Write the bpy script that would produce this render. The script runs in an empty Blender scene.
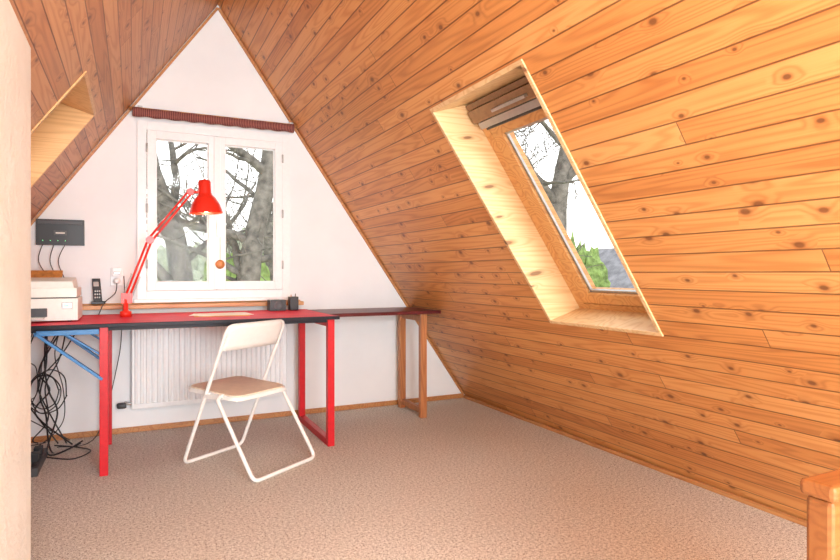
import bpy, bmesh, math, random
from mathutils import Vector, Matrix
V=Vector
scene=bpy.context.scene
try:
    scene.view_settings.view_transform='Standard'
    scene.view_settings.look='None'
    scene.view_settings.exposure=0.0
except Exception: pass

# ------------------------------------------------------------------ materials
class NT:
    def __init__(s,name):
        s.m=bpy.data.materials.new(name); s.m.use_nodes=True
        s.t=s.m.node_tree; s.b=s.t.nodes['Principled BSDF']; s.out=s.t.nodes['Material Output']
    def n(s,typ,**kw):
        nd=s.t.nodes.new(typ)
        for k,v in kw.items(): setattr(nd,k,v)
        return nd
    def l(s,a,b): s.t.links.new(a,b)
    def put(s,sock,v):
        if hasattr(v,'is_output') or isinstance(v,bpy.types.NodeSocket): s.l(v,sock)
        else: sock.default_value=v
    def math(s,op,a,b=0.0,c=None):
        nd=s.n('ShaderNodeMath',operation=op); s.put(nd.inputs[0],a); s.put(nd.inputs[1],b)
        if c is not None: s.put(nd.inputs[2],c)
        return nd.outputs[0]
    def dot(s,a,v):
        nd=s.n('ShaderNodeVectorMath',operation='DOT_PRODUCT'); s.l(a,nd.inputs[0]); nd.inputs[1].default_value=v
        return nd.outputs['Value']
    def comb(s,x,y,z):
        nd=s.n('ShaderNodeCombineXYZ')
        for i,q in enumerate((x,y,z)): s.put(nd.inputs[i],q)
        return nd.outputs[0]
    def smooth(s,v,a,b,lo=0.0,hi=1.0):
        nd=s.n('ShaderNodeMapRange',interpolation_type='SMOOTHSTEP')
        s.put(nd.inputs[0],v); nd.inputs[1].default_value=a; nd.inputs[2].default_value=b
        nd.inputs[3].default_value=lo; nd.inputs[4].default_value=hi
        return nd.outputs[0]
    def noise(s,vec,scale=1.0,detail=2.0,rough=0.5):
        nd=s.n('ShaderNodeTexNoise'); s.l(vec,nd.inputs['Vector']); nd.inputs['Scale'].default_value=scale
        nd.inputs['Detail'].default_value=detail; nd.inputs['Roughness'].default_value=rough
        return nd.outputs[0]
    def ramp(s,fac,stops):
        nd=s.n('ShaderNodeValToRGB'); s.l(fac,nd.inputs[0]); e=nd.color_ramp.elements
        e[0].position=stops[0][0]; e[0].color=(*stops[0][1],1)
        e[1].position=stops[-1][0]; e[1].color=(*stops[-1][1],1)
        for p,c in stops[1:-1]:
            q=e.new(p); q.color=(*c,1)
        return nd.outputs[0]
    def mix(s,f,a,b,blend='MIX'):
        nd=s.n('ShaderNodeMix',data_type='RGBA',blend_type=blend)
        s.put(nd.inputs[0],f); s.put(nd.inputs[6],a); s.put(nd.inputs[7],b)
        return nd.outputs[2]
    def bump(s,h,strength=0.3,dist=0.01):
        nd=s.n('ShaderNodeBump'); nd.inputs['Strength'].default_value=strength; nd.inputs['Distance'].default_value=dist
        s.l(h,nd.inputs['Height']); s.l(nd.outputs[0],s.b.inputs['Normal'])
    def obj(s): return s.n('ShaderNodeTexCoord').outputs['Object']

def plain(name,col,rough=0.5,metal=0.0,var=0.06,scale=40,bump=0.0,bd=0.002,spec=None):
    m=NT(name); n=m.noise(m.obj(),scale,3)
    c=[max(0,x*(1-var)) for x in col]; d=[min(1,x*(1+var)) for x in col]
    m.l(m.ramp(n,[(0.3,c),(0.7,d)]),m.b.inputs['Base Color'])
    m.b.inputs['Roughness'].default_value=rough; m.b.inputs['Metallic'].default_value=metal
    if spec is not None: m.b.inputs['Specular IOR Level'].default_value=spec
    if bump: m.bump(n,bump,bd)
    return m.m

def pine(name,along,across,w=None,light=(.79,.39,.135),mid=(.67,.28,.08),dark=(.43,.145,.034),rough=.42,knots=True,kscale=1.0,bd=.004,thr=.42):
    m=NT(name); P=m.obj()
    al=V(along).normalized(); ac=V(across).normalized(); cr=al.cross(ac)
    a=m.dot(P,al); s=m.dot(P,ac); q=m.dot(P,cr)
    if w:
        k=m.math('FLOOR',m.math('DIVIDE',s,w)); fr=m.math('FRACT',m.math('DIVIDE',s,w))
        wn=m.n('ShaderNodeTexWhiteNoise',noise_dimensions='1D'); m.l(k,wn.inputs['W']); r0=wn.outputs[0]
        a1=m.math('MULTIPLY_ADD',r0,17.3,a)
        kb=m.math('FLOOR',m.math('DIVIDE',a1,3.6)); fb=m.math('FRACT',m.math('DIVIDE',a1,3.6))
        wn2=m.n('ShaderNodeTexWhiteNoise',noise_dimensions='2D'); m.l(m.comb(k,kb,0.0),wn2.inputs['Vector']); r=wn2.outputs[0]
        a2=m.math('MULTIPLY_ADD',r,11.1,a1)
    else:
        r=m.math('ADD',0.5,0.0); a2=a
    vo=m.n('ShaderNodeTexVoronoi',voronoi_dimensions='2D',feature='F1')
    m.l(m.comb(m.math('ADD',m.math('MULTIPLY',m.math('ADD',s,q),8.5*kscale),m.math('MULTIPLY',r,57.0)),m.math('MULTIPLY',a2,5.6*kscale),0.0),vo.inputs['Vector'])
    vo.inputs['Scale'].default_value=1.0
    sep=m.n('ShaderNodeSeparateColor'); m.l(vo.outputs['Color'],sep.inputs[0])
    on=m.math('GREATER_THAN',sep.outputs[0],thr if knots else 2.0)
    rad=m.math('MULTIPLY_ADD',sep.outputs[1],1.0,0.35)
    d=m.math('DIVIDE',vo.outputs['Distance'],rad)
    core=m.math('MULTIPLY',m.smooth(d,.085,.045),on)
    ring=m.math('MULTIPLY',m.smooth(d,.14,.06),on)
    halo=m.math('MULTIPLY',m.smooth(d,.38,.05),on)
    G=m.comb(m.math('MULTIPLY',s,11.0),m.math('MULTIPLY',a2,.55),m.math('ADD',m.math('MULTIPLY',r,19.0),m.math('MULTIPLY',q,11.0)))
    n=m.noise(G,1.0,1.5)
    n=m.math('ADD',n,m.math('MULTIPLY',halo,.10))
    rings=m.math('MULTIPLY_ADD',m.math('SINE',m.math('MULTIPLY',n,85.0)),.5,.5)
    rings=m.math('POWER',rings,2.0)
    fine=m.noise(m.comb(m.math('MULTIPLY',s,260.0),m.math('MULTIPLY',a2,5.0),m.math('MULTIPLY',q,260.0)),1.0,2.0)
    big=m.noise(m.comb(m.math('MULTIPLY',s,3.0),m.math('MULTIPLY',a2,1.2),m.math('MULTIPLY',r,7.0)),1.0,2.0)
    f=m.math('ADD',m.math('MULTIPLY',rings,.30),m.math('MULTIPLY',fine,.28))
    f=m.math('ADD',f,m.math('MULTIPLY',m.math('SUBTRACT',r,.5),.42))
    f=m.math('ADD',f,m.math('MULTIPLY',big,.34))
    col=m.ramp(f,[(.10,light),(.45,mid),(.98,dark)])
    col=m.mix(m.math('MULTIPLY',halo,.25),col,(*[x*.8 for x in dark],1),'MIX')
    col=m.mix(m.math('MULTIPLY',ring,.5),col,(dark[0]*.7,dark[1]*.6,dark[2]*.5,1))
    col=m.mix(m.math('MULTIPLY',core,.65),col,(.12,.036,.014,1))
    if w:
        e=m.math('MINIMUM',fr,m.math('SUBTRACT',1.0,fr))
        g=m.smooth(e,.046,.016)
        eb=m.math('MINIMUM',fb,m.math('SUBTRACT',1.0,fb)); g2=m.smooth(eb,.0007,.0002)
        gg=m.math('MAXIMUM',g,g2)
        col=m.mix(m.math('MULTIPLY',gg,.78),col,(.13,.04,.012,1))
        h=m.math('SUBTRACT',1.0,gg); m.bump(h,.5,bd)
    m.l(col,m.b.inputs['Base Color'])
    m.b.inputs['Roughness'].default_value=rough
    return m.m

AX,AZ=.539,2.927; MR,ML=1.461,1.409; D=4.365
lr=math.hypot(1,MR); ll=math.hypot(1,ML)
M={}
M['plank_r']=pine('pine_planks_right',(0,1,0),(1/lr,0,-MR/lr),w=.080)
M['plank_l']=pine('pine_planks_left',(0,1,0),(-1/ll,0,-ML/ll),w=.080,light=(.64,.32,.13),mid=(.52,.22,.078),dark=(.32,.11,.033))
M['rev_r']=pine('pine_reveal_right',(1,0,-MR),(0,0,1),light=(.87,.65,.38),mid=(.81,.54,.27),dark=(.58,.32,.13),kscale=.8)
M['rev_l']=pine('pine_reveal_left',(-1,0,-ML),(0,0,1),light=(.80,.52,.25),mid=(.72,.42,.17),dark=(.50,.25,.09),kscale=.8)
FR=dict(light=(.80,.48,.20),mid=(.69,.35,.125),dark=(.44,.17,.055),knots=False)
M['sash_r']=pine('pine_sash_right',(1,0,-MR),(0,0,1),**FR)
M['pine_x']=pine('pine_x',(1,0,0),(0,0,1),light=(.72,.40,.17),mid=(.60,.28,.10),dark=(.38,.15,.05),knots=False)
M['pine_rail']=pine('pine_rail',(1,0,0),(0,0,1),light=(.36,.135,.038),mid=(.29,.10,.025),dark=(.19,.055,.013),knots=False)
M['pine_z']=pine('pine_z',(0,0,1),(1,0,0),light=(.60,.26,.10),mid=(.46,.17,.06),dark=(.28,.09,.03),knots=False)
M['trimw']=pine('trim_wood',(0,1,0),(0,0,1),light=(.60,.30,.11),mid=(.48,.2,.065),dark=(.28,.10,.03),knots=False)

m=NT('gable_plaster'); n=m.noise(m.obj(),3.0,4); n2=m.noise(m.obj(),90,3)
m.l(m.ramp(n,[(.3,(.83,.845,.86)),(.7,(.88,.895,.905))]),m.b.inputs['Base Color']); m.b.inputs['Roughness'].default_value=.85; m.bump(n2,.25,.002); M['plaster']=m.m
m=NT('rough_plaster'); n=m.noise(m.obj(),6.0,4); n2=m.noise(m.obj(),45,5,.6)
m.l(m.ramp(n,[(.3,(.80,.80,.75)),(.7,(.88,.88,.84))]),m.b.inputs['Base Color']); m.b.inputs['Roughness'].default_value=.9
m.bump(m.math('ADD',m.math('MULTIPLY',n,1.5),n2),.6,.012); M['roughplaster']=m.m
m=NT('speckled_carpet'); P=m.obj(); n1=m.noise(P,200,2,.6); n2=m.noise(P,80,3,.7); n3=m.noise(P,1.6,3)
f=m.math('ADD',m.math('MULTIPLY',n1,.55),m.math('MULTIPLY',n2,.45))
c=m.ramp(f,[(.39,(.19,.135,.095)),(.455,(.55,.485,.41)),(.55,(.77,.71,.62)),(.65,(.95,.92,.86))])
c=m.mix(.3,c,m.ramp(n3,[(.3,(.80,.77,.74)),(.7,(1,1,1))]),'MULTIPLY')
m.l(c,m.b.inputs['Base Color']); m.b.inputs['Roughness'].default_value=.95; m.bump(f,.45,.004); M['carpet']=m.m
M['white']=plain('white_paint',(.86,.87,.87),.35,var=.02)
M['radw']=plain('radiator_enamel',(.85,.86,.86),.3,var=.02)
M['redmetal']=plain('red_metal',(.58,.012,.02),.35,var=.08,spec=.35)
M['redlamp']=plain('red_lamp_enamel',(.80,.03,.015),.3,var=.05,spec=.4)
M['blue']=plain('blue_metal',(.05,.22,.50),.4)
M['black']=plain('black_plastic',(.015,.015,.017),.4)
M['dkgrey']=plain('dark_grey_plastic',(.06,.06,.065),.45)
M['grey']=plain('grey_metal',(.45,.45,.44),.35,.5)
M['alu']=plain('weathered_aluminium',(.45,.45,.45),.4,.5)
M['housing']=plain('blind_housing',(.30,.17,.09),.45,var=.15)
M['cream']=plain('cream_plastic',(.82,.79,.72),.45,var=.03)
M['chairw']=plain('chair_white_enamel',(.88,.86,.82),.3,var=.02)
M['seat']=plain('chair_seat_beige',(.82,.69,.53),.5,var=.06,scale=25)
M['desktop']=plain('red_desktop',(.75,.02,.05),.45,var=.10,scale=6,spec=.1)
M['deskdark']=plain('dark_desktop',(.12,.02,.02),.35,var=.2,scale=6,spec=.2)
M['edge']=plain('black_desk_edge',(.015,.013,.02),.4,spec=.2)
M['paper']=plain('paper',(.92,.89,.76),.8,var=.03)
M['orangep']=plain('orange_paper',(.80,.42,.08),.7,var=.05)
M['bark']=plain('bark',(.17,.15,.125),.9,var=.5,scale=9,bump=.6,bd=.03)
M['leaf']=plain('pale_foliage',(.24,.33,.10),.8,var=.5,scale=5,bump=.8,bd=.2)
M['thicket']=plain('distant_thicket',(.42,.44,.33),.9,var=.35,scale=3.5,bump=.8,bd=.3)
M['lawn']=plain('lawn',(.25,.30,.13),.95,var=.4,scale=1.2)
M['rooftile']=plain('roof_tile',(.20,.185,.19),.8,var=.35,scale=3)
M['render']=plain('house_render',(.62,.56,.5),.9)
M['orn']=plain('amber_ornament',(.45,.18,.05),.4,var=.3)
m=NT('woven_red_fabric'); P=m.obj(); w=m.n('ShaderNodeTexWave',bands_direction='X'); m.l(P,w.inputs[0]); w.inputs['Scale'].default_value=28; w.inputs['Distortion'].default_value=1.5
m.l(m.ramp(w.outputs[1],[(.2,(.11,.02,.02)),(.6,(.24,.045,.04)),(.95,(.38,.17,.13))]),m.b.inputs['Base Color']); m.b.inputs['Roughness'].default_value=.85; M['fabric']=m.m
m=NT('window_glass'); tr=m.n('ShaderNodeBsdfTransparent'); gl=m.n('ShaderNodeBsdfGlossy'); gl.inputs['Roughness'].default_value=.02
mx=m.n('ShaderNodeMixShader'); mx.inputs[0].default_value=.003; m.l(tr.outputs[0],mx.inputs[1]); m.l(gl.outputs[0],mx.inputs[2]); m.l(mx.outputs[0],m.out.inputs[0]); M['glass']=m.m
def emis(name,col,s):
    m=NT(name); m.b.inputs['Base Color'].default_value=(*col,1); m.b.inputs['Emission Color'].default_value=(*col,1); m.b.inputs['Emission Strength'].default_value=s; return m.m
M['bulb']=emis('warm_bulb',(1,.62,.25),6)
M['led']=emis('green_led',(.2,.9,.3),1.5)
M['globe']=emis('fill_pendant_globe',(1,.9,.78),3)  # glow for the bulb of the added, unseen pendant

# ------------------------------------------------------------------ mesh builder
class B:
    def __init__(s,name,bevel=0.0): s.name=name; s.bm=bmesh.new(); s.mats=[]; s.bevel=bevel
    def mi(s,mat):
        mat=M[mat] if isinstance(mat,str) else mat
        if mat not in s.mats: s.mats.append(mat)
        return s.mats.index(mat)
    def face(s,vs,mat,smooth=False):
        try: f=s.bm.faces.new(vs)
        except ValueError: return
        f.material_index=s.mi(mat); f.smooth=smooth
    def hexa(s,a,b,mat):
        A=[s.bm.verts.new(p) for p in a]; C=[s.bm.verts.new(p) for p in b]; n=len(A)
        s.face(A[::-1],mat); s.face(C,mat)
        for i in range(n): s.face([A[i],A[(i+1)%n],C[(i+1)%n],C[i]],mat)
    def box(s,x0,x1,y0,y1,z0,z1,mat):
        s.hexa([(x0,y0,z0),(x1,y0,z0),(x1,y1,z0),(x0,y1,z0)],[(x0,y0,z1),(x1,y0,z1),(x1,y1,z1),(x0,y1,z1)],mat)
    def prism(s,poly,off,mat):
        s.hexa(poly,[V(p)+V(off) for p in poly],mat)
    def bar(s,p0,p1,wd,ht,mat,up=(0,0,1)):
        p0=V(p0);p1=V(p1); t=(p1-p0).normalized(); u=V(up)
        if abs(t.dot(u))>.98: u=V((0,1,0))
        r=t.cross(u).normalized()*wd/2; q=r.cross(t).normalized()*ht/2
        s.hexa([p0-r-q,p0+r-q,p0+r+q,p0-r+q],[p1-r-q,p1+r-q,p1+r+q,p1-r+q],mat)
    def tube(s,pts,r,mat,n=10,closed=False,radii=None):
        pts=[V(p) for p in pts]; N=len(pts); rings=[]; prev=None
        for i,p in enumerate(pts):
            if closed: t=(pts[(i+1)%N]-pts[i-1]).normalized()
            else: t=(pts[min(i+1,N-1)]-pts[max(i-1,0)]).normalized()
            if prev is None:
                u=V((0,0,1)) if abs(t.z)<.9 else V((1,0,0))
                u=(u-t*u.dot(t)).normalized()
            else: u=(prev-t*prev.dot(t)).normalized()
            prev=u; w=t.cross(u); rr=radii[i] if radii else r
            rings.append([s.bm.verts.new(p+(u*math.cos(k*2*math.pi/n)+w*math.sin(k*2*math.pi/n))*rr) for k in range(n)])
        for i in range(N if closed else N-1):
            a=rings[i]; b=rings[(i+1)%N]
            off=0
            if closed and i==N-1:
                off=min(range(n),key=lambda o:(a[0].co-b[o].co).length)
            for k in range(n): s.face([a[k],a[(k+1)%n],b[(k+1+off)%n],b[(k+off)%n]],mat,True)
        if not closed: s.face(rings[0][::-1],mat); s.face(rings[-1],mat)
    def lathe(s,c,axis,prof,mat,n=28):
        c=V(c); t=V(axis).normalized(); u=V((1,0,0)) if abs(t.x)<.9 else V((0,1,0)); u=(u-t*u.dot(t)).normalized(); w=t.cross(u)
        rings=[[s.bm.verts.new(c+t*h+(u*math.cos(k*2*math.pi/n)+w*math.sin(k*2*math.pi/n))*max(r,.0005)) for k in range(n)] for r,h in prof]
        for a,b in zip(rings,rings[1:]):
            for k in range(n): s.face([a[k],a[(k+1)%n],b[(k+1)%n],b[k]],mat,True)
        s.face(rings[0][::-1],mat); s.face(rings[-1],mat)
    def done(s,recalc=True):
        bm=s.bm
        if recalc: bmesh.ops.recalc_face_normals(bm,faces=bm.faces)
        me=bpy.data.meshes.new(s.name)
        bm.to_mesh(me); bm.free()
        for m in s.mats: me.materials.append(m)
        o=bpy.data.objects.new(s.name,me); scene.collection.objects.link(o)
        if s.bevel:
            md=o.modifiers.new('bevel','BEVEL'); md.width=s.bevel; md.segments=2; md.limit_method='ANGLE'; md.angle_limit=math.radians(50)
        return o
def fillet(pts,r,n=6,closed=False):
    pts=[V(p) for p in pts]; out=[]; N=len(pts)
    for i,p in enumerate(pts):
        if not closed and i in (0,N-1): out.append(p); continue
        a=(pts[i-1]-p); b=(pts[(i+1)%N]-p); d=min(r,a.length*.45,b.length*.45)
        A=p+a.normalized()*d; C=p+b.normalized()*d
        for k in range(n+1):
            t=k/n; out.append(A*(1-t)**2+p*2*t*(1-t)+C*t*t)
    return out

# ------------------------------------------------------------------ room shell
Y0=-2.2
o=B('floor'); o.box(-1.54,2.542,Y0,D,-.12,0,'carpet'); o.done()
def slopeP(sg,dx,y): return V((AX+sg*dx,y,AZ-(MR if sg>0 else ML)*dx))
def slope(name,sg,mat,dxmax,hd0,hd1,hy0,hy1):
    k=.016
    b=B(name); ds=[0,hd0-k*.55,hd1+k*.55,dxmax]; ys=[Y0,hy0-k,hy1+k,D]
    for i in range(3):
        for j in range(3):
            if i==1 and j==1: continue
            q=[slopeP(sg,ds[i],ys[j]),slopeP(sg,ds[i+1],ys[j]),slopeP(sg,ds[i+1],ys[j+1]),slopeP(sg,ds[i],ys[j+1])]
            if sg<0: q=q[::-1]
            b.face([b.bm.verts.new(p) for p in q],mat)
    bmesh.ops.remove_doubles(b.bm,verts=b.bm.verts,dist=1e-5)
    return b.done(recalc=False)
RS=(.757,1.454,1.82,2.527); LS=(.729,1.426,2.93,3.64)
slope('wall_right',1,'plank_r',AZ/MR,*RS)
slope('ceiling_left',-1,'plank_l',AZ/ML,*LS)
b=B('wall_back'); W=(.04,1.03,.875,2.05)
def sl(x): return AZ-(MR*(x-AX) if x>AX else ML*(AX-x))
off=(0,.26,0)
for poly in ([(-1.538,0),(W[0],0),(W[0],sl(W[0]))],[(W[1],0),(2.542,0),(W[1],sl(W[1]))],
             [(W[0],0),(W[1],0),(W[1],W[2]),(W[0],W[2])],[(W[0],W[3]),(W[1],W[3]),(W[1],sl(W[1])),(AX,AZ),(W[0],sl(W[0]))]):
    b.prism([(x,D,z) for x,z in poly],off,'plaster')
b.done()
b=B('wall_front'); b.prism([(-1.538,Y0,0),(2.542,Y0,0),(AX,Y0,AZ)],(0,-.1,0),'plaster'); b.done()
b=B('wall_left',.006); b.prism([(-.287,Y0,0),(-.287,Y0,sl(-.287)-.002),(-.45,Y0,sl(-.45)-.002),(-.45,Y0,0)],(0,2.22-Y0,0),'roughplaster'); b.done()
b=B('baseboard_back',.003); b.box(-1.5,2.515,D-.014,D,0,.036,'trimw'); b.done()
b=B('baseboard_right',.002); b.bar((2.512,Y0,.012),(2.512,D-.02,.012),.018,.022,'trimw'); b.done()
b=B('trim_1',.002)
b.bar(slopeP(1,.01,D-.009)+V((-.008,0,-.012)),slopeP(1,AZ/MR-.03,D-.009)+V((-.008,0,-.006)),.016,.016,'trimw',up=(0,1,0)); b.done()
b=B('trim_2',.002)
b.bar(slopeP(-1,.01,D-.009)+V((.008,0,-.012)),slopeP(-1,AZ/ML-.03,D-.009)+V((.008,0,-.006)),.016,.016,'trimw',up=(0,1,0)); b.done()

# ------------------------------------------------------------------ skylights
def skylight(name,sg,d0,d1,y0,y1,rev,sash):
    b=B(name,.002); m_=MR if sg>0 else ML; L=math.hypot(1,m_)
    n=V((sg*m_,0,1))/L; d=V((sg,0,-m_))/L; e=V((sg*.956,0,.292))*.20; t=.02; Yv=V((0,1,0)); li=-n*.006
    A=slopeP(sg,d0,y0); Bp=slopeP(sg,d0,y1); C=slopeP(sg,d1,y1); Dp=slopeP(sg,d1,y0)
    def side(p,q,o):
        b.hexa([p+li,q+li,q+e,p+e],[p+li+o,q+li+o,q+e+o,p+e+o],rev)
    side(A,Dp,-Yv*t); side(Bp,C,Yv*t); side(A-Yv*t,Bp+Yv*t,-d*t); side(Dp-Yv*t,C+Yv*t,d*t)
    O=A+e; SL=(d1-d0)*L; Wd=y1-y0
    def lb(s0,s1,u0,u1,n0,n1,mat):
        f=lambda s_,u,nn: O+d*s_+Yv*u+n*nn
        b.hexa([f(s0,u0,n0),f(s1,u0,n0),f(s1,u1,n0),f(s0,u1,n0)],[f(s0,u0,n1),f(s1,u0,n1),f(s1,u1,n1),f(s0,u1,n1)],mat)
    fr=.05
    lb(-.02,fr+.02,-.02,Wd+.02,.0,.11,sash); lb(SL-fr*.6,SL+.02,-.02,Wd+.02,.0,.11,sash)
    lb(fr,SL-fr*.6,-.02,fr,.0,.11,sash); lb(fr,SL-fr*.6,Wd-fr,Wd+.02,.0,.11,sash)
    g=.007
    lb(fr,SL-.03,fr,fr+g,.02,.05,'black'); lb(fr,SL-.03,Wd-fr-g,Wd-fr,.02,.05,'black')
    s0=fr+.045; s1=SL-.04; u0=fr+g; u1=Wd-fr-g; sw=.075
    lb(s0,s0+.10,u0,u1,-.004,.06,sash); lb(s1-.06,s1,u0,u1,-.004,.06,sash)
    lb(s0+.10,s1-.06,u0,u0+sw,-.004,.06,sash); lb(s0+.10,s1-.06,u1-sw,u1,-.004,.06,sash)
    a0,a1,c0,c1=s0+.10,s1-.06,u0+sw,u1-sw
    for q in ((a0,a0+.014,c0,c1),(a1-.014,a1,c0,c1),(a0,a1,c0,c0+.014),(a0,a1,c1-.014,c1)):
        lb(*q,.012,.026,'grey')
    lb(a0,a1,c0,c1,.028,.032,'glass')
    lb(.03,.095,.02,Wd-.02,-.045,-.001,'housing'); lb(.0,.028,.005,Wd-.005,-.028,-.001,'housing')
    lb(.10,.135,.04,Wd-.04,-.035,.0,'alu'); lb(.140,.150,.06,Wd-.06,-.02,.0,'dkgrey')
    lb(.06,.075,Wd*.32,Wd*.68,-.065,-.045,'alu')
    lb(-.08,.0,-.10,Wd+.10,.06,.13,'alu'); lb(SL,SL+.08,-.10,Wd+.10,.06,.13,'alu')
    lb(.0,SL,-.10,.0,.06,.13,'alu'); lb(.0,SL,Wd,Wd+.10,.06,.13,'alu')
    b.done()
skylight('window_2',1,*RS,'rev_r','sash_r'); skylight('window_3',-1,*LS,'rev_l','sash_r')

# ------------------------------------------------------------------ gable window
b=B('window_1',.004)
x0,x1,z0,z1=W; yf=D-.022; yb=D+.05
b.box(x0-.012,x0+.045,yf,yb,z0,z1+.012,'white'); b.box(x1-.045,x1+.012,yf,yb,z0,z1+.012,'white')
b.box(x0+.045,x1-.045,yf,yb,z1-.05,z1+.012,'white'); b.box(x0+.045,x1-.045,yf,yb,z0,z0+.055,'white')
cx=.528
def sash(a,c):
    zz0,zz1=z0+.058,z1-.053; w_=.052; ya,yb_=D-.035,D+.02
    b.box(a,a+w_,ya,yb_,zz0,zz1,'white'); b.box(c-w_,c,ya,yb_,zz0,zz1,'white')
    b.box(a+w_,c-w_,ya,yb_,zz1-w_,zz1,'white'); b.box(a+w_,c-w_,ya,yb_,zz0,zz0+w_,'white')
    for q in ((a+w_,a+w_+.008,zz0+w_,zz1-w_),(c-w_-.008,c-w_,zz0+w_,zz1-w_),(a+w_,c-w_,zz0+w_,zz0+w_+.008),(a+w_,c-w_,zz1-w_-.008,zz1-w_)):
        b.box(q[0],q[1],D-.012,D+.0,q[2],q[3],'white')
    b.box(a+w_,c-w_,D-.002,D+.002,zz0+w_,zz1-w_,'glass')
sash(x0+.048,cx-.003); sash(cx+.003,x1-.048)
b.box(cx-.02,cx+.022,D-.048,D-.034,z0+.062,z1-.058,'white')
b.box(cx-.006,cx+.010,D-.058,D-.048,1.34,1.42,'white'); b.box(cx-.004,cx+.008,D-.075,D-.062,1.30,1.40,'white')
for zz in (1.08,1.45,1.85): b.tube([(x0+.047,D-.04,zz),(x0+.047,D-.04,zz+.06)],.007,'grey',8); b.tube([(x1-.047,D-.04,zz),(x1-.047,D-.04,zz+.06)],.007,'grey',8)
b.box(x0-.03,x1+.03,D-.05,D+.02,z0-.022,z0,'white')
b.box(x0-.02,x1+.02,D+.05,D+.34,z0-.05,z0-.01,'alu')
b.done()
b=B('window_ledge',.004); b.box(-.30,1.12,D-.115,D,.818,.845,'pine_x'); b.box(-.30,1.12,D-.02,D,.845,.853,'pine_x')
b.done()
b=B('rolled_fabric_blind')
pts=[(x,D-.05,2.105) for x in [0.0+i*.02 for i in range(54)]]
b.tube(pts,.03,'fabric',14,radii=[.029+.003*math.sin(i*1.1) for i in range(54)])
b.tube([(-.02,D-.05,2.128),(1.09,D-.05,2.128)],.01,'trimw',8)
for xx in (.03,1.03): b.box(xx,xx+.03,D-.045,D,2.10,2.15,'grey')
b.done()
b=B('hanging_ornament')
b.lathe((.545,D-.075,1.11),(0,1,0),[(.0,-.005),(.026,-.005),(.031,0),(.026,.005),(.0,.005)],'orn',20)
b.tube([(.545,D-.075,1.14),(.545,D-.07,1.30)],.0012,'trimw',5); b.done()

# ------------------------------------------------------------------ desk
b=B('work_desk',.002)
b.box(-.95,1.12,3.46,4.22,.772,.79,'desktop'); b.box(-.95,1.12,3.45,3.46,.770,.7898,'edge'); b.box(1.12,1.130,3.45,4.22,.770,.7898,'edge')
b.box(-.95,1.12,4.22,4.232,.770,.7898,'edge')
b.box(-.93,1.10,3.50,3.515,.75,.772,'edge')
def leg(x,y,mat,w_=.042,z1=.77): b.box(x-w_/2,x+w_/2,y-w_/2,y+w_/2,0,z1,mat)
leg(1.085,3.50,'redmetal'); leg(1.085,4.18,'redmetal')
b.box(1.064,1.106,3.521,4.159,0,.04,'redmetal'); b.box(1.064,1.106,3.521,4.159,.725,.77,'redmetal')
leg(-.133,3.50,'redmetal',.04); leg(-.133,4.12,'redmetal',.04)
b.box(-.153,-.113,3.52,4.10,.725,.77,'redmetal')
leg(-.90,3.50,'redmetal',.04); leg(-.90,4.12,'redmetal',.04)
for yy in (3.50,4.10):
    b.bar((-.43,yy-.01,.745),(-.14,yy-.01,.50),.014,.034,'blue',up=(0,1,0)); b.bar((-.43,yy-.01,.748),(-.155,yy-.01,.748),.02,.026,'blue')
    b.bar((-.30,yy+.014,.735),(-.14,yy+.014,.62),.01,.026,'blue',up=(0,1,0))
b.bar((-.43,3.50,.742),(-.43,4.10,.742),.025,.02,'blue')
b.box(1.135,2.0,3.80,4.30,.760,.78,'deskdark'); b.box(1.135,2.0,3.79,3.80,.758,.781,'deskdark')
b.done()
b=B('trestle_stand',.003)
for yy in (3.885,4.255): b.box(1.875,1.925,yy-.02,yy+.02,0,.757,'pine_z')
b.box(1.882,1.918,3.905,4.235,.03,.07,'pine_z'); b.box(1.882,1.918,3.905,4.235,.70,.74,'pine_z'); b.done()

# ------------------------------------------------------------------ radiator
b=B('panel_radiator',.003)
rx0,rx1,rz0,rz1=.0,1.0,.165,.715; ry=4.275
b.box(rx0,rx1,ry+.014,ry+.022,rz0,rz1,'radw'); b.box(rx0,rx1,ry+.055,ry+.063,rz0,rz1,'radw')
x=rx0+.012
while x<rx1-.02:
    b.hexa([(x,ry+.014,rz0+.03),(x+.024,ry+.014,rz0+.03),(x+.024,ry+.014,rz1-.03),(x,ry+.014,rz1-.03)],
           [(x+.005,ry+.002,rz0+.036),(x+.019,ry+.002,rz0+.036),(x+.019,ry+.002,rz1-.036),(x+.005,ry+.002,rz1-.036)],'radw'); x+=.0335
b.box(rx0-.004,rx1+.004,ry+.004,ry+.07,rz1-.006,rz1+.006,'radw'); b.box(rx0-.004,rx0,ry+.004,ry+.07,rz0,rz1,'radw'); b.box(rx1,rx1+.004,ry+.004,ry+.07,rz0,rz1,'radw')
b.tube([(-.004,ry+.035,.20),(-.04,ry+.035,.20),(-.04,ry+.075,.20)],.01,'grey')
b.lathe((-.035,ry+.035,.19),(-1,0,0),[(.016,0),(.02,.01),(.02,.045),(.014,.055)],'dkgrey',16)
for xx in (.15,.85): b.box(xx,xx+.03,ry+.062,D-.002,.6,.66,'radw')
b.done()

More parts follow.
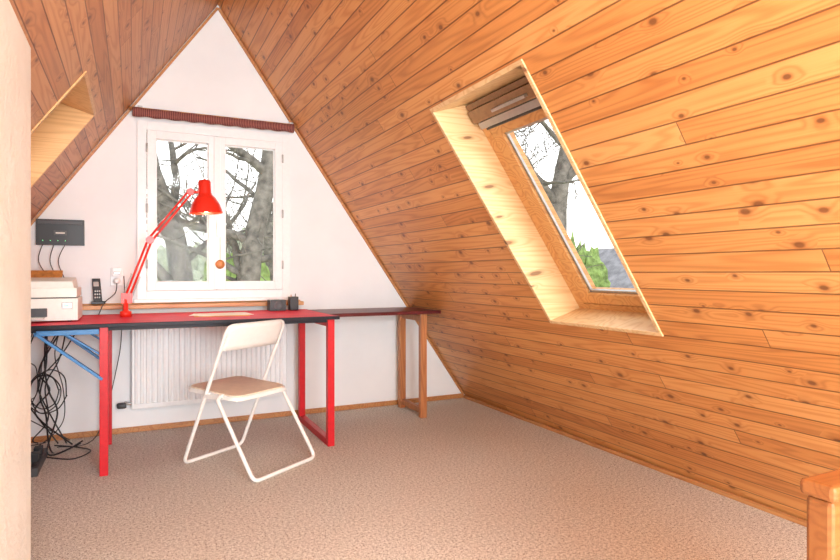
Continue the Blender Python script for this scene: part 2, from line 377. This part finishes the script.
# ------------------------------------------------------------------ folding chair
O=V((.262,3.467,0)); wv=V((.824,.567,0)).normalized(); bk=V((.567,-.824,0)).normalized()
def C(a,bb,z): return O+wv*a+bk*bb+V((0,0,z))
b=B('folding_chair')
R=.0105
b.tube(fillet([C(0,-.02,.012),C(.42,-.02,.012),C(.42,.325,.775),C(0,.325,.775)],.045,7,True),R,'chairw',10,True)
b.tube(fillet([C(-.024,.53,.012),C(.444,.53,.012),C(.444,.262,.405),C(-.024,.262,.405)],.04,7,True),R,'chairw',10,True)
for a in (.03,.39):
    b.tube([C(a,.03,.408),C(a,.36,.388)],.008,'chairw',8)
b.tube([C(.0,.172,.41),C(.42,.172,.41)],.007,'chairw',8)
for a in (-.012,.432): b.bar(C(a,.16,.40),C(a,.27,.40),.004,.02,'chairw')
def rrect(a0,a1,b0,b1,r,n=7):
    out=[]
    for (ca,cb,s0) in ((a1-r,b1-r,0),(a0+r,b1-r,90),(a0+r,b0+r,180),(a1-r,b0+r,270)):
        for k in range(n+1):
            t=math.radians(s0+90*k/n); out.append((ca+r*math.cos(t),cb+r*math.sin(t)))
    return out
sz=lambda bb: .426-.06*bb
pl=rrect(.012,.408,-.03,.375,.06)
b.hexa([C(a,bb,sz(bb)-.02) for a,bb in pl],[C(a,bb,sz(bb)) for a,bb in pl],'chairw')
pl=rrect(.022,.398,-.02,.365,.055)
b.hexa([C(a,bb,sz(bb)) for a,bb in pl],[C(a,bb,sz(bb)+.006) for a,bb in pl],'seat')
na=14; nz=5
def BK(a,zz,th):
    bow=.022*(1-((a-.21)/.21)**2); return C(a,-.02+.345*zz/.775+bow+th,zz-.0)
g=[]
for th in (-.005,.005):
    rows=[]
    for j in range(nz+1):
        row=[]
        for i in range(na+1):
            a=.004+.412*i/na; e=abs((a-.21)/.206)
            top=.782-.035*max(0,e-.72)/.28*max(0,e-.72)/.28; bot=.640+.0*e
            row.append(b.bm.verts.new(BK(a,bot+(top-bot)*j/nz,th)))
        rows.append(row)
    g.append(rows)
for rows in g:
    for j in range(nz):
        for i in range(na): b.face([rows[j][i],rows[j][i+1],rows[j+1][i+1],rows[j+1][i]],'chairw',True)
for i in range(na):
    for j in (0,nz): b.face([g[0][j][i],g[0][j][i+1],g[1][j][i+1],g[1][j][i]],'chairw')
for j in range(nz):
    for i in (0,na): b.face([g[0][j][i],g[0][j+1][i],g[1][j+1][i],g[1][j][i]],'chairw')
b.done()

# ------------------------------------------------------------------ desk lamp
b=B('desk_lamp')
Yl=3.95; base=V((-.035,Yl,.7905)); piv=V((-.03,Yl,.90)); el=V((.096,Yl,1.25)); tip=V((.325,Yl,1.555))
b.lathe(base,(0,0,1),[(.032,0),(.032,.03),(.02,.035),(.014,.04),(.014,.10),(.009,.11)],'redlamp',24)
def off2(p,q,o):
    t=(q-p).normalized(); s_=V((-t.z,0,t.x))*o; return p+s_,q+s_
for o_ in (-.011,.011):
    p,q=off2(piv,el,o_); b.tube([p,q],.0065,'redlamp',8)
    p,q=off2(el,tip,o_); b.tube([p,q],.0065,'redlamp',8)
b.hexa([piv+V((-.03,-.012,-.03)),piv+V((.03,-.012,-.03)),piv+V((.03,-.012,.03)),piv+V((-.03,-.012,.03))],[piv+V((-.03,.012,-.03)),piv+V((.03,.012,-.03)),piv+V((.03,.012,.03)),piv+V((-.03,.012,.03))],'redlamp')
b.lathe(el+V((0,-.016,0)),(0,1,0),[(.024,0),(.024,.032)],'redlamp',16)
b.lathe(tip+V((0,-.014,0)),(0,1,0),[(.022,0),(.022,.028)],'redlamp',16)
for o_ in (-.024,.024):
    p,q=off2(piv,piv+(el-piv)*.4,o_); N=90; t=(q-p); u=V((0,1,0)); w_=t.normalized().cross(u)
    b.tube([p+t*(i/N)+(u*math.cos(i*1.3)+w_*math.sin(i*1.3))*.006 for i in range(N)],.0012,'grey',5)
ax=V((-.06,0,1)).normalized(); sc=V((.418,Yl,1.425))
b.tube([tip,tip+V((.05,0,.0)),sc+ax*.15],.008,'redlamp',8)
b.lathe(sc,ax,[(.100,0),(.098,.012),(.085,.055),(.062,.095),(.042,.115),(.038,.13),(.038,.195),(.032,.207),(.01,.212)],'redlamp',32)
b.bm.faces.ensure_lookup_table()
for f in list(b.bm.faces):
    if len(f.verts)==32 and abs((f.calc_center_median()-sc).length)<.004: b.bm.faces.remove(f)
b.lathe(sc+ax*.03,ax,[(.0,-.025),(.018,-.02),(.03,0),(.026,.025),(.014,.05),(.014,.08)],'bulb',20)
b.done(recalc=False)

# ------------------------------------------------------------------ printer
b=B('inkjet_printer',.008)
px0,px1,py0,py1=-.72,-.262,3.66,3.98; z=.79
b.box(px0,px1,py0,py1,z+.008,z+.125,'cream'); b.box(px0+.01,px1-.006,py0+.01,py1,z+.131,z+.18,'cream')
b.box(px0+.005,px1-.012,py0+.016,py1-.004,z+.125,z+.131,'dkgrey')
b.hexa([(px0+.02,py0+.03,z+.18),(px1-.02,py0+.03,z+.18),(px1-.02,py1-.02,z+.18),(px0+.02,py1-.02,z+.18)],[(px0+.03,py0+.05,z+.215),(px1-.03,py0+.05,z+.215),(px1-.03,py1-.03,z+.235),(px0+.03,py1-.03,z+.235)],'cream')
b.box(px0+.06,px1-.14,py0-.006,py0+.002,z+.03,z+.075,'dkgrey'); b.box(px0+.07,px1-.15,py0-.08,py0+.0,z+.022,z+.028,'cream')
b.box(px1-.075,px1-.025,py0-.004,py0+.002,z+.07,z+.105,'grey'); b.box(px1-.06,px1-.045,py0-.006,py0-.002,z+.085,z+.092,'led')
b.hexa([(px0+.08,py1-.03,z+.22),(px1-.10,py1-.03,z+.22),(px1-.10,py1-.02,z+.22),(px0+.08,py1-.02,z+.22)],[(px0+.08,py1+.02,z+.275),(px1-.10,py1+.02,z+.275),(px1-.10,py1+.03,z+.275),(px0+.08,py1+.03,z+.275)],'orn')
for fx in (px0+.03,px1-.05):
    for fy in (py0+.03,py1-.05): b.box(fx,fx+.02,fy,fy+.02,z+.0005,z+.01,'black')
b.done()

# ------------------------------------------------------------------ router
b=B('wifi_router',.006)
b.box(-.535,-.275,D-.04,D-.003,1.225,1.385,'black'); b.box(-.525,-.285,D-.044,D-.04,1.355,1.375,'dkgrey')
for i in range(4): b.box(-.50+i*.04,-.496+i*.04,D-.047,D-.043,1.25,1.254,'led')
b.box(-.44,-.37,D-.046,D-.0425,1.285,1.315,'dkgrey'); b.box(-.43,-.38,D-.0475,D-.045,1.296,1.304,'cream')
b.done()
b=B('cordless_phone',.004)
b.box(-.235,-.155,4.265,4.335,.8535,.87,'black')
b.hexa([(-.222,4.285,.865),(-.172,4.285,.865),(-.172,4.31,.865),(-.222,4.31,.865)],[(-.232,4.318,1.015),(-.186,4.318,1.015),(-.186,4.338,1.015),(-.232,4.338,1.015)],'black')
b.hexa([(-.222,4.300,.965),(-.192,4.300,.965),(-.192,4.305,.965),(-.222,4.305,.965)],[(-.225,4.309,.995),(-.195,4.309,.995),(-.195,4.314,.995),(-.225,4.314,.995)],'grey')
for i in range(3):
    for j in range(3): b.box(-.216+.012*i,-.208+.012*i,4.284+.006*j,4.292+.006*j,.89+.02*j,.90+.02*j,'grey')
b.done()
b=B('wall_socket',.005)
b.box(-.13,-.05,D-.012,D-.001,.965,1.085,'white'); b.box(-.118,-.062,D-.055,D-.012,1.03,1.085,'white'); b.box(-.11,-.07,D-.058,D-.05,1.04,1.06,'grey')
b.lathe((-.09,D-.012,.998),(0,-1,0),[(.022,0),(.022,.03),(.008,.045)],'white',18)
b.done()
b=B('desk_speaker',.004); b.box(.845,.955,4.10,4.19,.7905,.865,'black'); b.lathe((.90,4.10,.828),(0,-1,0),[(.028,0),(.03,.003),(.02,.004),(.008,.001)],'dkgrey',20); b.done()
b=B('pencil_holder',.002)
b.box(.985,1.045,4.11,4.17,.7905,.795,'black'); b.box(.985,.989,4.11,4.17,.795,.885,'black'); b.box(1.041,1.045,4.11,4.17,.795,.885,'black'); b.box(.989,1.041,4.11,4.114,.795,.885,'black'); b.box(.989,1.041,4.166,4.17,.795,.885,'black')
b.tube([(1.0,4.13,.796),(.995,4.12,.90)],.0035,'orn',6); b.tube([(1.02,4.15,.796),(1.035,4.155,.905)],.0035,'black',6); b.done()
b=B('paper_sheets')
def sheet(cx,cy,ang,z,mat,w_=.21,h_=.297):
    c,s_=math.cos(ang),math.sin(ang); q=[(cx+c*a-s_*d,cy+s_*a+c*d,z) for a,d in ((-w_/2,-h_/2),(w_/2,-h_/2),(w_/2,h_/2),(-w_/2,h_/2))]
    b.prism(q,(0,0,.002),mat)
sheet(.50,3.84,1.45,.7905,'orangep',.24,.32); sheet(.51,3.87,1.62,.7930,'paper',.24,.32); sheet(.44,3.83,1.3,.7955,'paper',.17,.24); b.done()

# ------------------------------------------------------------------ cables + power strip
random.seed(11)
b=B('cable_bundle')
def cable(pts,r=.004,mat='black'):
    pts=[V(p) for p in pts]; out=[]
    P=[pts[0]]+pts+[pts[-1]]
    for i in range(1,len(P)-2):
        for k in range(8):
            t=k/8; p0,p1,p2,p3=P[i-1:i+3]
            out.append(.5*((2*p1)+(-p0+p2)*t+(2*p0-5*p1+4*p2-p3)*t*t+(-p0+3*p1-3*p2+p3)*t**3))
    out.append(pts[-1]); b.tube(out,r,mat,6)
for i in range(9):
    xs=-.55+random.random()*.42; y=4.0+random.random()*.25; pts=[(xs,4.26,.755)]
    x=xs; sag=.3+random.random()*.38
    for k in range(4):
        x+= random.uniform(-.10,.05) ; pts.append((max(-.62,min(-.12,x)),y+random.uniform(-.08,.06),.70-sag*(k+1)/4+random.uniform(-.04,.04)))
    pts.append((-.52+random.random()*.25,4.06+random.random()*.15,.03)); cable(pts,random.choice((.003,.004,.005)))
for i in range(3):
    a=random.uniform(0,6.28); cx_,cz_=-.42+random.uniform(-.05,.04),.42+random.uniform(-.08,.10); rr=random.uniform(.07,.12)
    cable([(cx_+rr*math.cos(a+k*.9),4.08+random.uniform(-.05,.05),cz_+rr*1.3*math.sin(a+k*.9)) for k in range(8)],.0035)
for i in range(3):
    cable([(-.5+.06*i,D-.03,1.23),(-.52+.06*i+random.uniform(-.04,.04),D-.05,1.12),(-.45+.04*i,4.28,.98),(-.46+.05*i,4.25,.80),(-.45+.05*i,4.245,.74)],.0025)
cable([(-.09,D-.05,.99),(-.10,D-.06,.92),(-.16,4.24,.86),(-.2,4.238,.76)],.003)
cable([(-.05,4.33,1.03),(-.045,4.24,.9),(-.06,4.238,.76),(-.08,4.28,.5),(-.2,4.2,.04),(-.4,4.1,.02)],.003)
cable([(-.43,3.9,.02),(-.3,3.85,.008),(-.22,3.98,.008),(-.3,4.1,.008),(-.42,4.15,.02)],.004)
b.done()
b=B('power_strip',.004); b.box(-.50,-.44,3.62,4.02,.0,.045,'dkgrey')
for i in range(5): b.lathe((-.47,3.68+i*.07,.044),(0,0,1),[(.02,0),(.02,.003),(.014,.002)],'black',16)
b.box(-.49,-.45,3.73,3.79,.047,.09,'black'); b.box(-.49,-.45,3.87,3.93,.047,.085,'black'); b.done()

# ------------------------------------------------------------------ wooden balustrade near the stairs
b=B('stair_balustrade',.008)
b.box(1.035,1.075,.585,.63,0,.672,'pine_rail')
b.box(1.075,1.72,.595,.62,.06,.672,'pine_rail'); b.box(1.70,1.74,.585,.63,0,.672,'pine_rail')
b.box(1.028,1.75,.578,.637,.672,.70,'pine_rail'); b.done()

# ------------------------------------------------------------------ unseen pendant, added behind the camera to brighten the room
b=B('fill_pendant'); cl=V((.54,-.3,2.42))
b.tube([(.54,-.3,2.90),(.54,-.3,2.52)],.006,'white',8); b.lathe((.54,-.3,2.86),(0,0,1),[(.02,0),(.05,.02),(.05,.04)],'white')
b.lathe(cl,(0,0,1),[(.20,.0),(.19,.03),(.10,.09),(.03,.12),(.02,.13)],'white')
for f in list(b.bm.faces):
    if len(f.verts)==28 and (f.calc_center_median()-cl).length<.005: b.bm.faces.remove(f)
b.lathe(cl+V((0,0,.02)),(0,0,1),[(.01,-.04),(.03,-.02),(.035,.0),(.02,.04),(.015,.08)],'globe',18)
b.done(recalc=False)

# ------------------------------------------------------------------ outside
def tree(name,trunk,rad,seed,nb=14,bl=2.2,depth=3,rend=.35,kids=5):
    random.seed(seed)
    cu=bpy.data.curves.new(name,'CURVE'); cu.dimensions='3D'; cu.bevel_depth=1.0; cu.bevel_resolution=2; cu.materials.append(M['bark'])
    tp=[V(p) for p in trunk]
    def cr(t):
        t=max(0,min(.9999,t))*(len(tp)-1); i=int(t); f=t-i
        p0=tp[max(i-1,0)];p1=tp[i];p2=tp[min(i+1,len(tp)-1)];p3=tp[min(i+2,len(tp)-1)]
        return .5*((2*p1)+(-p0+p2)*f+(2*p0-5*p1+4*p2-p3)*f*f+(-p0+3*p1-3*p2+p3)*f**3)
    def spl(pts,rs):
        sp=cu.splines.new('POLY'); sp.points.add(len(pts)-1)
        for i,pt in enumerate(pts): sp.points[i].co=(*pt,1); sp.points[i].radius=rs[i]
    N=20; spl([cr(i/N) for i in range(N+1)],[rad*(1-(1-rend)*i/N) for i in range(N+1)])
    def br(p,d,L,r,dep):
        n=7; pts=[p.copy()]; dirs=[]; q=p.copy(); dd=d.normalized()
        for i in range(n):
            dd=(dd+V((random.uniform(-1,1),random.uniform(-1,1),random.uniform(-.6,.9)))*.26).normalized()
            q=q+dd*L/n; pts.append(q.copy()); dirs.append(dd.copy())
        spl(pts,[max(.006,r*(1-.65*i/n)) for i in range(n+1)])
        if dep==0: return
        for k in range(kids):
            i=random.randint(1,n); side=V((random.uniform(-1,1),random.uniform(-1,1),random.uniform(-.5,.8))).normalized()
            br(pts[i],(dirs[min(i,n-1)]*.7+side).normalized(),L*random.uniform(.4,.7),r*(1-.65*i/n)*random.uniform(.4,.6),dep-1)
    for k in range(nb):
        t=.35+.65*k/nb; p=cr(t); a=random.uniform(0,6.28)
        br(p,V((math.cos(a),math.sin(a)*.6,random.uniform(.1,1.0))),bl*random.uniform(.6,1.2),rad*(1-(1-rend)*t)*random.uniform(.3,.6),depth)
    o=bpy.data.objects.new(name,cu); scene.collection.objects.link(o)
tree('bare_tree',[(.75,9.2,-3),(.62,9.2,-1),(.66,9.2,.6),(.52,9.2,1.7),(.22,9.2,2.6),(.2,9.2,3.6),(.5,9.2,5.5)],.21,5,11,1.9,2)
tree('bare_tree.001',[(1.35,8.8,-3),(1.38,8.8,-1),(1.48,8.8,.6),(1.58,8.8,1.5),(1.80,8.8,2.6),(1.85,8.8,3.8),(1.7,8.8,5.5)],.22,8,13,2.0,2)
tree('bare_tree.002',[(7.3,8.8,-3),(7.2,8.8,0),(7.0,8.7,2.2),(7.3,8.6,4.2),(7.2,8.5,7)],.25,21,13,2.3,3)
tree('bare_tree.003',[(3.3,15,-3),(3.2,15,0),(3.0,15,3),(3.3,15,7)],.20,33,11,2.6,3,kids=4)
b=B('lawn'); b.box(-40,60,4.9,70,-3.1,-3.0,'lawn'); b.done()
def blob(name,items,mat):
    from mathutils import noise
    bm=bmesh.new()
    for c,r in items:
        ret=bmesh.ops.create_icosphere(bm,subdivisions=5,radius=1.0)
        for v in ret['verts']:
            k=1+.35*noise.noise(v.co*3+V(c))+.22*noise.noise(v.co*9+V(c))+.15*noise.noise(v.co*22+V(c)); p=V(c)+V((v.co.x*r[0],v.co.y*r[1],v.co.z*r[2]))*k
            p.z=max(p.z,-2.995); v.co=p
    me=bpy.data.meshes.new(name); bm.to_mesh(me); bm.free(); me.materials.append(M[mat]); o=bpy.data.objects.new(name,me); scene.collection.objects.link(o)
blob('hedge',[((i*2.4-5,24+(i%3),-.6),(2.0,1.4,2.6+.9*math.sin(i*2.1))) for i in range(7)],'thicket')
blob('shrub',[((1.9,12.0,-1.2),(1.2,.8,2.3))],'leaf')
blob('shrub.001',[((11.9,14.0,-.9),(1.0,1.0,2.6))],'leaf')
b=B('neighbouring_house')
hx,hy=14.3,10.0
b.box(hx,hx+8,hy,hy+9.5,-3,-1.2,'render')
b.hexa([(hx-.4,hy-.4,-1.3),(hx+8.4,hy-.4,-1.3),(hx+8.4,hy+9.9,-1.3),(hx-.4,hy+9.9,-1.3)],[(hx+3.9,hy-.4,2.1),(hx+4.1,hy-.4,2.1),(hx+4.1,hy+9.9,2.1),(hx+3.9,hy+9.9,2.1)],'rooftile')
b.box(hx+3,hx+3.6,hy+2,hy+2.6,1,2.7,'render'); b.done()

# ------------------------------------------------------------------ light
w=bpy.data.worlds.new('sky'); scene.world=w; w.use_nodes=True; nt=w.node_tree; bg=nt.nodes['Background']
tc=nt.nodes.new('ShaderNodeTexCoord'); sp=nt.nodes.new('ShaderNodeSeparateXYZ'); rp=nt.nodes.new('ShaderNodeValToRGB')
nt.links.new(tc.outputs['Generated'],sp.inputs[0]); nt.links.new(sp.outputs[2],rp.inputs[0]); nt.links.new(rp.outputs[0],bg.inputs[0])
rp.color_ramp.elements[0].color=(1,.99,.96,1); rp.color_ramp.elements[1].color=(.78,.89,1,1); bg.inputs[1].default_value=2.5
def light(name,typ,loc,e,col=(1,1,1),rot=None,size=None,sy=None,rad=None):
    l=bpy.data.lights.new(name,typ); l.energy=e; l.color=col
    if typ=='AREA':
        l.shape='RECTANGLE'; l.size=size; l.size_y=sy
    if rad: l.shadow_soft_size=rad
    o=bpy.data.objects.new(name,l); o.location=loc
    if rot: o.rotation_euler=rot
    scene.collection.objects.link(o)
light('rear_fill_light','AREA',(.6,-2.1,1.2),245,(.87,.95,1),(math.radians(87),0,0),1.6,1.5)  # added fill light behind the camera; no rear window exists there
light('fill_pendant_bulb','POINT',(.54,-.3,2.38),60,(.93,.97,1),rad=.12)  # fill source under the added, unseen pendant
light('desk_lamp_bulb','POINT',(.418,3.95,1.42),2.5,(1,.7,.4),rad=.03)

# ------------------------------------------------------------------ camera
cd=bpy.data.cameras.new('camera'); cd.lens=25.5; cd.sensor_width=36; cd.shift_y=-.0083; cd.clip_start=.02
co=bpy.data.objects.new('camera',cd); co.location=(0,0,1.05); co.rotation_euler=(math.radians(90),0,math.radians(-25.8)); scene.collection.objects.link(co); scene.camera=co
